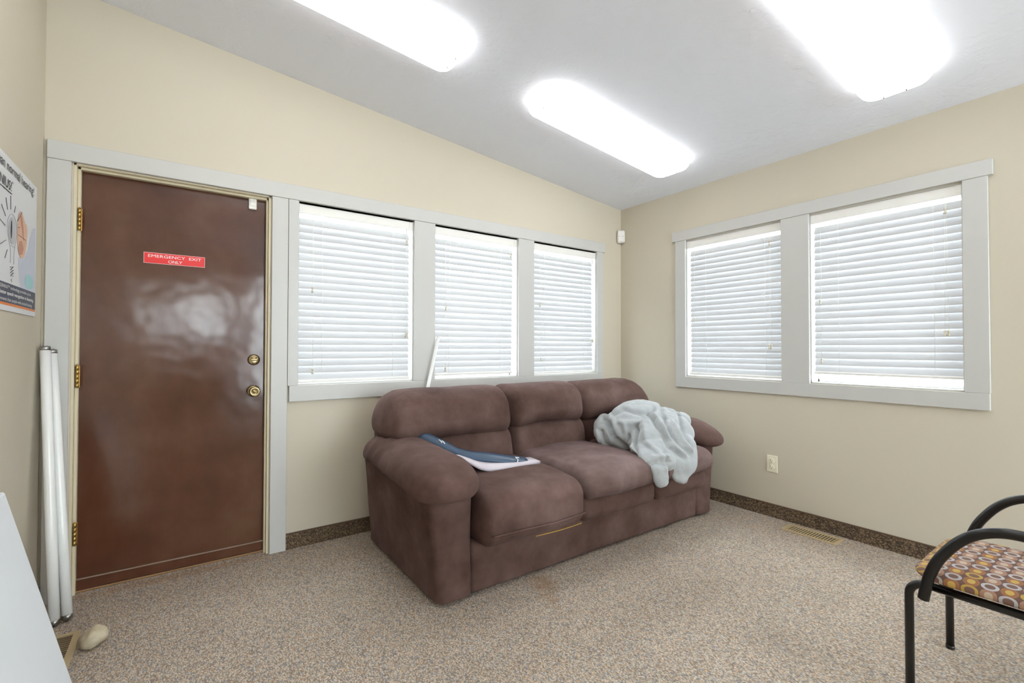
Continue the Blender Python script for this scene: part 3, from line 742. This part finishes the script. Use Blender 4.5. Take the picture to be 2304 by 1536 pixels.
BLK = True

# ================================================================== save point for further things
BC = Vector((2.58, 2.05, 0.55))                    # middle of the heap; its own frame: bu across, z up
bu = Vector((0.627, -0.779, 0)); bf = Vector((-0.779, -0.627, 0))
def capsule(pts, rad, flat=1.0, n=16, sub=5):
    P_ = crom(pts, sub); N_ = len(P_)
    R_ = np.interp(np.linspace(0, 1, N_), np.linspace(0, 1, len(rad)), rad)
    # rounded ends
    a = (P_[0]-P_[1]).normalized(); b = (P_[-1]-P_[-2]).normalized()
    P_ = [P_[0]+a*R_[0]*0.8, P_[0]+a*R_[0]*0.55] + P_ + [P_[-1]+b*R_[-1]*0.55, P_[-1]+b*R_[-1]*0.8]
    R_ = [R_[0]*0.45, R_[0]*0.8] + list(R_) + [R_[-1]*0.8, R_[-1]*0.45]
    return tube_mesh(P_, R_, n, True, flat)
parts = [ellipsoid((2.60, 2.12, 0.60), (0.27, 0.24, 0.205)), ellipsoid((2.55, 1.93, 0.555), (0.235, 0.17, 0.150)),
         ellipsoid((2.67, 1.98, 0.590), (0.160, 0.20, 0.150)), ellipsoid((2.43, 2.22, 0.570), (0.115, 0.15, 0.10)),
         # hanging lobe over the seat front
         capsule([(2.60, 1.94, 0.62), (2.55, 1.81, 0.555), (2.505, 1.742, 0.455), (2.470, 1.722, 0.390)], [0.15, 0.140, 0.110, 0.055], 0.45, 20),
         ellipsoid((2.42, 1.83, 0.535), (0.13, 0.085, 0.075)), ellipsoid((2.395, 1.755, 0.475), (0.07, 0.035, 0.055)),
         # folded strip
         capsule([(2.44, 1.98, 0.570), (2.310, 1.90, 0.552), (2.274, 1.785, 0.517), (2.278, 1.730, 0.455), (2.284, 1.716, 0.400)], [0.045, 0.052, 0.056, 0.058, 0.058], 0.45, 20),
         capsule([(2.335, 1.90, 0.570), (2.315, 1.79, 0.540), (2.312, 1.722, 0.470), (2.316, 1.705, 0.405)], [0.022, 0.024, 0.024, 0.022]),
         # rolled hem towards the right arm
         capsule([(2.76, 2.08, 0.70), (2.82, 2.00, 0.685), (2.855, 1.955, 0.665)], [0.06, 0.05, 0.042]),
         capsule([(2.84, 2.00, 0.70), (2.865, 1.95, 0.68), (2.862, 1.935, 0.635)], [0.028, 0.026, 0.024]),
         # coils on the left
         capsule([(2.47, 2.34, 0.65), (2.40, 2.31, 0.62), (2.345, 2.26, 0.565), (2.375, 2.18, 0.530), (2.50, 2.13, 0.560)], [0.045, 0.045, 0.04, 0.04, 0.04]),
         capsule([(2.47, 2.25, 0.665), (2.40, 2.20, 0.635), (2.37, 2.17, 0.590), (2.43, 2.12, 0.565)], [0.035, 0.032, 0.030, 0.030])]
bme = blob_union(parts, 0.0060, 0.5, 5)
co = np.zeros(len(bme.vertices)*3); bme.vertices.foreach_get('co', co); co = co.reshape(-1, 3)
no = np.zeros(len(bme.vertices)*3); bme.vertices.foreach_get('normal', no); no = no.reshape(-1, 3)
rel = co-np.array(BC); pu = rel @ np.array(bu); pv = rel[:, 2]
low = np.clip((co[:, 2]-0.45)/0.09, 0, 1); fac = (low*low*(3-2*low))*np.clip((no @ np.array((bf.x, bf.y, 0.55)))*1.3+0.25, 0, 1)
S = 0.00300
def q(x, y): return ((x-1448)*S, (972-y)*S)
folds = [  # points (on a tracing of the heap), width, depth (+ ridge, - crease)
 ([(1366, 938), (1378, 966), (1412, 990), (1432, 997)], 0.018, -0.024), ([(1374, 930), (1388, 958), (1420, 979), (1436, 986)], 0.022, 0.013),
 ([(1429, 992), (1422, 965), (1427, 938)], 0.012, -0.024), ([(1412, 988), (1409, 956)], 0.010, -0.018),
 ([(1451, 910), (1476, 940), (1491, 968), (1520, 994)], 0.013, -0.022), ([(1462, 915), (1486, 938), (1500, 964), (1524, 984)], 0.014, 0.016),
 ([(1490, 936), (1508, 968), (1530, 984)], 0.011, -0.020), ([(1500, 928), (1516, 956), (1536, 978)], 0.012, 0.014),
 ([(1516, 912), (1522, 948), (1540, 975)], 0.011, -0.020), ([(1480, 895), (1484, 925), (1496, 950)], 0.011, -0.018),
 ([(1370, 918), (1395, 904), (1435, 911), (1462, 902)], 0.013, -0.020), ([(1390, 930), (1430, 928), (1452, 925)], 0.016, 0.012),
 ([(1440, 996), (1456, 983), (1486, 984)], 0.012, 0.022), ([(1446, 1002), (1462, 993), (1490, 995)], 0.010, -0.020),
 ([(1441, 1003), (1460, 1007), (1482, 1011), (1506, 1024)], 0.012, 0.018), ([(1450, 1013), (1474, 1020), (1494, 1040)], 0.011, -0.024),
 ([(1400, 935), (1405, 960)], 0.014, 0.012), ([(1440, 930), (1446, 960), (1470, 976)], 0.018, 0.014),
 ([(1338, 958), (1344, 985), (1368, 997), (1390, 1006)], 0.009, 0.014), ([(1348, 955), (1355, 981), (1378, 993), (1402, 1000)], 0.008, -0.022),
 ([(1352, 930), (1362, 945), (1372, 962)], 0.009, -0.022),
  ([(1520, 1000), (1535, 1030), (1530, 1065)], 0.020, 0.012), ([(1496, 1000), (1510, 1030), (1512, 1070)], 0.016, -0.010)]
for pts, w_, a_ in folds:
    L = [q(*p) for p in pts]; best = np.full(len(co), 1e9)
    for (x0_, y0_), (x1_, y1_) in zip(L[:-1], L[1:]):
        dx, dy = x1_-x0_, y1_-y0_; t_ = np.clip(((pu-x0_)*dx+(pv-y0_)*dy)/(dx*dx+dy*dy), 0, 1)
        best = np.minimum(best, (pu-x0_-t_*dx)**2+(pv-y0_-t_*dy)**2)
    co += no*(1.25*a_*np.exp(-best/(w_*w_))*fac)[:, None]
for i in range(len(co)):
    co[i] += no[i]*(0.007*noise.noise(Vector(co[i])*13)+0.004*noise.noise(Vector(co[i])*29))
bl = thing('throw_blanket', 'light grey fleece throw blanket heaped on the right seat of the sofa', 'blanket', BC)
bme.vertices.foreach_set('co', (co-np.array(BC)).reshape(-1)); bme.update()
ob = link('cloth', bme, M['fleece'], bl, True)
sm_ = ob.modifiers.new('soft', 'SMOOTH'); sm_.factor = 0.5; sm_.iterations = 3

# ================================================================== ROLLED SHEETS ON THE SOFA
rs = thing('curled_poster', 'navy blue curled poster lying over a pale sheet on the left sofa seat', 'poster', (1.33, 2.2, 0.50))
RO = Vector((1.33, 2.2, 0.50))
pts = crom([(1.070, 2.415, 0.672), (1.115, 2.370, 0.648), (1.170, 2.315, 0.615), (1.235, 2.262, 0.580), (1.300, 2.225, 0.566), (1.400, 2.185, 0.553), (1.500, 2.150, 0.538), (1.605, 2.120, 0.522)], 5)
N_ = len(pts); s_ = np.linspace(0, 1, N_)
rad = np.interp(s_, [0, 0.04, 0.10, 0.28, 0.42, 0.52, 0.7, 1.0], [0.018, 0.030, 0.036, 0.038, 0.034, 0.050, 0.060, 0.052])
flt = np.interp(s_, [0, 0.30, 0.42, 0.55, 1.0], [1.0, 1.0, 0.9, 0.48, 0.16])
tube('navy_roll', [p-RO for p in pts], list(rad), M['navy'], rs, 20, list(flt))
# white print on the roll
pm = link('logo_print', tube_mesh([Vector((1.146, 2.3135, 0.660))-RO, Vector((1.152, 2.302, 0.654))-RO, Vector((1.156, 2.292, 0.644))-RO], 0.0032, 6), M['print_white'], rs, True)
link('logo_print', tube_mesh([Vector((1.162, 2.306, 0.653))-RO, Vector((1.167, 2.295, 0.647))-RO, Vector((1.170, 2.286, 0.638))-RO], 0.0032, 6), M['print_white'], rs, True)
link('logo_print', tube_mesh([Vector((1.515, 2.085, 0.531))-RO, Vector((1.528, 2.10, 0.540))-RO, Vector((1.536, 2.135, 0.546))-RO, Vector((1.556, 2.125, 0.542))-RO], 0.0028, 6), M['print_white'], rs, True)
# pale sheet: thin folded slab from the arm onto the seat
def sheet_mesh(rows, th):
    V_, F_ = [], []
    for a, b in rows:
        for dz in (0, th): V_ += [Vector(a)+Vector((0, 0, dz))-RO, Vector(b)+Vector((0, 0, dz))-RO]
    for i in range(len(rows)-1):
        o_ = 4*i; p_ = o_+4
        F_ += [(o_, o_+1, p_+1, p_), (o_+2, p_+2, p_+3, o_+3), (o_, p_, p_+2, o_+2), (o_+1, o_+3, p_+3, p_+1)]
    F_ += [(0, 2, 3, 1), (4*len(rows)-4, 4*len(rows)-3, 4*len(rows)-1, 4*len(rows)-2)]
    bm = bmesh.new(); bm.from_mesh(mesh_vf(V_, F_)); return bm_mesh(bm)
fr_ = crom([(1.160, 2.150, 0.592), (1.215, 2.110, 0.562), (1.275, 2.075, 0.525), (1.345, 2.055, 0.514), (1.50, 2.055, 0.512), (1.665, 2.070, 0.505)], 5)
bk_ = crom([(1.245, 2.255, 0.560), (1.28, 2.235, 0.552), (1.33, 2.215, 0.540), (1.40, 2.20, 0.530), (1.53, 2.18, 0.520), (1.655, 2.150, 0.512)], 5)
link('pale_sheet', sheet_mesh(list(zip(fr_, bk_)), 0.016), M['lilac'], rs, True)

# ================================================================== CHAIR
ch = thing('guest_chair', 'black tubular armchair with ring-patterned seat at the right edge', 'chair', (2.19, 0.27, 0))
CO = Vector((2.19, 0.27, 0))
CN, CF, CY0, CY1, RZ = 1.957, 2.440, 0.500, 0.02, 0.402
def cpt(L): return [Vector(p)-CO for p in L]
for X in (CN, CF):
    arc = [(X, CY0-0.045+0.045*math.cos(a), RZ-0.045+0.045*math.sin(a)) for a in np.linspace(0, PI/2, 8)]
    lg = tube('leg', cpt([(X, CY0, 0.004)] + arc), 0.0125, M['black_tube'], ch, 14)
    lathe('glide', [(0.0105, 0.0), (0.0135, 0.001), (0.0135, 0.014)], M['black_tube'], lg, 14, 'Z', Vector((X, CY0, 0))-CO)
    arc2 = [(X, CY1+0.03-0.03*math.sin(a), RZ-0.03+0.03*math.cos(a)) for a in np.linspace(0, PI/2, 6)]
    tube('side_rail', cpt([(X, CY0-0.045, RZ), (X, CY1+0.03, RZ)]), 0.0125, M['black_tube'], ch, 14)
    lg = tube('leg', cpt(arc2 + [(X, CY1-0.03, 0.004)]), 0.0125, M['black_tube'], ch, 14)
    lathe('glide', [(0.0105, 0.0), (0.0135, 0.001), (0.0135, 0.014)], M['black_tube'], lg, 14, 'Z', Vector((X, CY1-0.03, 0))-CO)
    ax_ = X-0.026 if X == CN else X+0.026
    prof = [(0.458, 0.365), (0.452, 0.400), (0.442, 0.445), (0.426, 0.490), (0.404, 0.530), (0.374, 0.572), (0.336, 0.606), (0.290, 0.627), (0.240, 0.633), (0.16, 0.628), (0.06, 0.617), (-0.03, 0.608)]
    tube('armrest', cpt(crom([(ax_, y, z) for y, z in prof], 5)), 0.0150, M['black_tube'], ch, 16)
    tube('back_post', cpt(crom([(X, 0.03, RZ), (X, -0.005, 0.50), (X, -0.035, 0.62), (X, -0.075, 0.84)], 4)), 0.0125, M['black_tube'], ch, 14)
tube('cross_rail', cpt([(CN, CY0-0.075, RZ-0.004), (CF, CY0-0.075, RZ-0.004)]), 0.010, M['black_tube'], ch, 12)
tube('cross_rail', cpt([(CN, 0.10, RZ-0.004), (CF, 0.10, RZ-0.004)]), 0.010, M['black_tube'], ch, 12)
def cw(W, N):
    W[:, 2] += 0.008*np.cos(np.clip(N[:, 0], -1, 1)*1.4)*(N[:, 2] > 0) - 0.02*np.clip(N[:, 1]-0.6, 0, 1)*(N[:, 2] > 0)
    return W
cushion('seat', np.array((1.925, 0.02, 0.4155))-np.array(CO), np.array((2.415, 0.492, 0.462))-np.array(CO), (0.075, 0.075, 0.021), M['rings'], ch, cw, 0)
def bw_(W, N):
    W[:, 1] -= 0.05*(1-N[:, 0]**2) - 0.02
    return W
cushion('backrest', np.array((1.94, -0.085, 0.56))-np.array(CO), np.array((2.457, -0.035, 0.86))-np.array(CO), (0.06, 0.022, 0.06), M['rings'], ch, bw_, 0)

# ================================================================== LEFT CORNER
# leaning panel
pa = thing('leaning_panel', 'white flat panel leaning against the left wall', 'panel', (-0.285, 1.60, 0))
lean = math.atan2(0.172, 0.694)
bm = bmesh.new(); add_box(bm, -0.058, 0.0, -0.55, 0.533, 0.0, 0.715, 0.010, 3)
o = link('board', bm_mesh(bm), M['panel'], pa, False); o.rotation_euler = (0, -lean, 0); o.location = (0, 0, 0.0145)
for p in o.data.polygons: p.use_smooth = False
bm = bmesh.new(); add_box(bm, -0.064, -0.058, -0.50, 0.48, 0.05, 0.66, 0.002); o2 = link('backing', bm_mesh(bm), M['white_plastic'], pa); o2.rotation_euler = (0, -lean, 0); o2.location = (0, 0, 0.0145)
# two fluorescent tubes leaning in the corner
def fl_tube(a, b, lab, r=0.019):
    A, B = Vector(a), Vector(b); e = thing('fluorescent_tube', lab, 'tube', A, 0, 'spare fluorescent tubes leaning in the corner')
    dn = (B-A).normalized(); Ln = (B-A).length
    tube('glass', [dn*0.018, dn*(Ln*0.33), dn*(Ln*0.66), dn*(Ln-0.018)], r, M['tube_glass'], e, 20)
    tube('end_cap', [dn*0.0, dn*0.018], r*0.98, M['steel'], e, 20); tube('end_cap', [dn*(Ln-0.018), dn*Ln], r*0.98, M['steel'], e, 20)
    sd = dn.cross(Vector((0, 1, 0))).normalized()
    for k in (-1, 1): tube('pin', [dn*Ln+sd*0.006*k, dn*(Ln+0.006)+sd*0.006*k], 0.0012, M['steel'], e, 6)
fl_tube((-0.428, 2.690, 0.010), (-0.500, 2.872, 1.165), 'white fluorescent tube nearer the left wall, its foot behind the panel')
fl_tube((-0.392, 2.715, 0.010), (-0.486, 2.918, 1.150), 'white fluorescent tube nearer the brown door, its foot by the stone')
rd = thing('white_rod', 'thin white rod standing between the sofa and the middle window', 'rod', (1.140, 2.872, 0.0))
tube('shaft', [(0, 0, 0.004), (0.145, 0.012, 0.62), (0.290, 0.026, 1.236)], 0.0115, M['tube_glass'], rd, 14)
tube('tip', [(0.290, 0.026, 1.236), (0.2915, 0.0262, 1.243)], 0.0115, M['white_plastic'], rd, 14)
# stone
bm = bmesh.new(); bmesh.ops.create_icosphere(bm, subdivisions=4, radius=1.0)
for v_ in bm.verts:
    p = v_.co.copy(); n_ = noise.noise(p*1.3+Vector((3, 1, 5)))*0.16+noise.noise(p*3.1)*0.05
    p = p*(1+n_)
    q_ = Vector((p.x*0.050, p.y*0.046, p.z*(0.036+0.010*p.x)))      # egg, thick end +x
    q_.rotate(Matrix.Rotation(math.radians(-38), 3, 'Y')); q_.rotate(Matrix.Rotation(math.radians(-36), 3, 'Z'))
    v_.co = Vector((q_.x, q_.y, max(q_.z, -0.034+0.002*n_)))
me = bm_mesh(bm); zmin = min(v_.co.z for v_ in me.vertices)
st = link('stone', me, M['stone'], None, True); st.location = (-0.276, 2.428, -zmin-0.001)
tag(st, 'rounded beige river stone on the carpet beside the left floor register', 'stone')
# floor registers: local x = short side, y = long side
def register(name, loc, sx, sy, mat, dmat, lab, n):
    e = thing(name, lab, 'floor vent', loc)
    b = 0.022
    link('frame', boxes([(-sx/2, sx/2, -sy/2, -sy/2+b, 0, 0.005), (-sx/2, sx/2, sy/2-b, sy/2, 0, 0.005), (-sx/2, -sx/2+b, -sy/2+b, sy/2-b, 0, 0.005), (sx/2-b, sx/2, -sy/2+b, sy/2-b, 0, 0.005)], 0.001), mat, e)
    box('well', (-sx/2+b, sx/2-b, -sy/2+b, sy/2-b, 0.0002, 0.0010), M['dark'], e, bev=0)
    st_ = (sy-2*b)/n
    me_ = boxes([(-sx/2+b, sx/2-b, -st_*0.24, st_*0.24, 0.0010, 0.0046)], 0.0005); me_.materials.append(dmat)
    for i in range(n):
        o_ = bpy.data.objects.new('louvre', me_); COL.objects.link(o_); o_.parent = e; o_.location = (0, -sy/2+b+st_*(i+0.5), 0)
    return e
register('floor_register', (3.218, 1.300, 0), 0.135, 0.310, M['register'], M['register'], 'tan metal floor register beside the right wall baseboard', 17)
register('floor_register', (-0.395, 2.430, 0), 0.130, 0.320, M['register'], M['register_dark'], 'tan metal floor register in the left corner beside the stone', 17)
# straw behind the sofa corner
sw_ = thing('straw_wisps', 'yellow straw wisps poking out behind the left end of the sofa', 'straw', (1.0, 2.90, 0))
for i, (a, b) in enumerate((((-0.03, 0.0, 0.02), (0.02, 0.0, 0.075)), ((-0.018, -0.004, 0.008), (0.018, 0.004, 0.072)), ((-0.006, 0.0, 0.004), (0.02, 0.005, 0.06)), ((0.004, -0.005, 0.002), (0.03, 0.0, 0.055)), ((0.0, 0.006, 0.002), (0.04, 0.01, 0.05)))):
    tube('wisp', [a, b], 0.0018 if i < 2 else 0.004, M['straw'], sw_, 6)
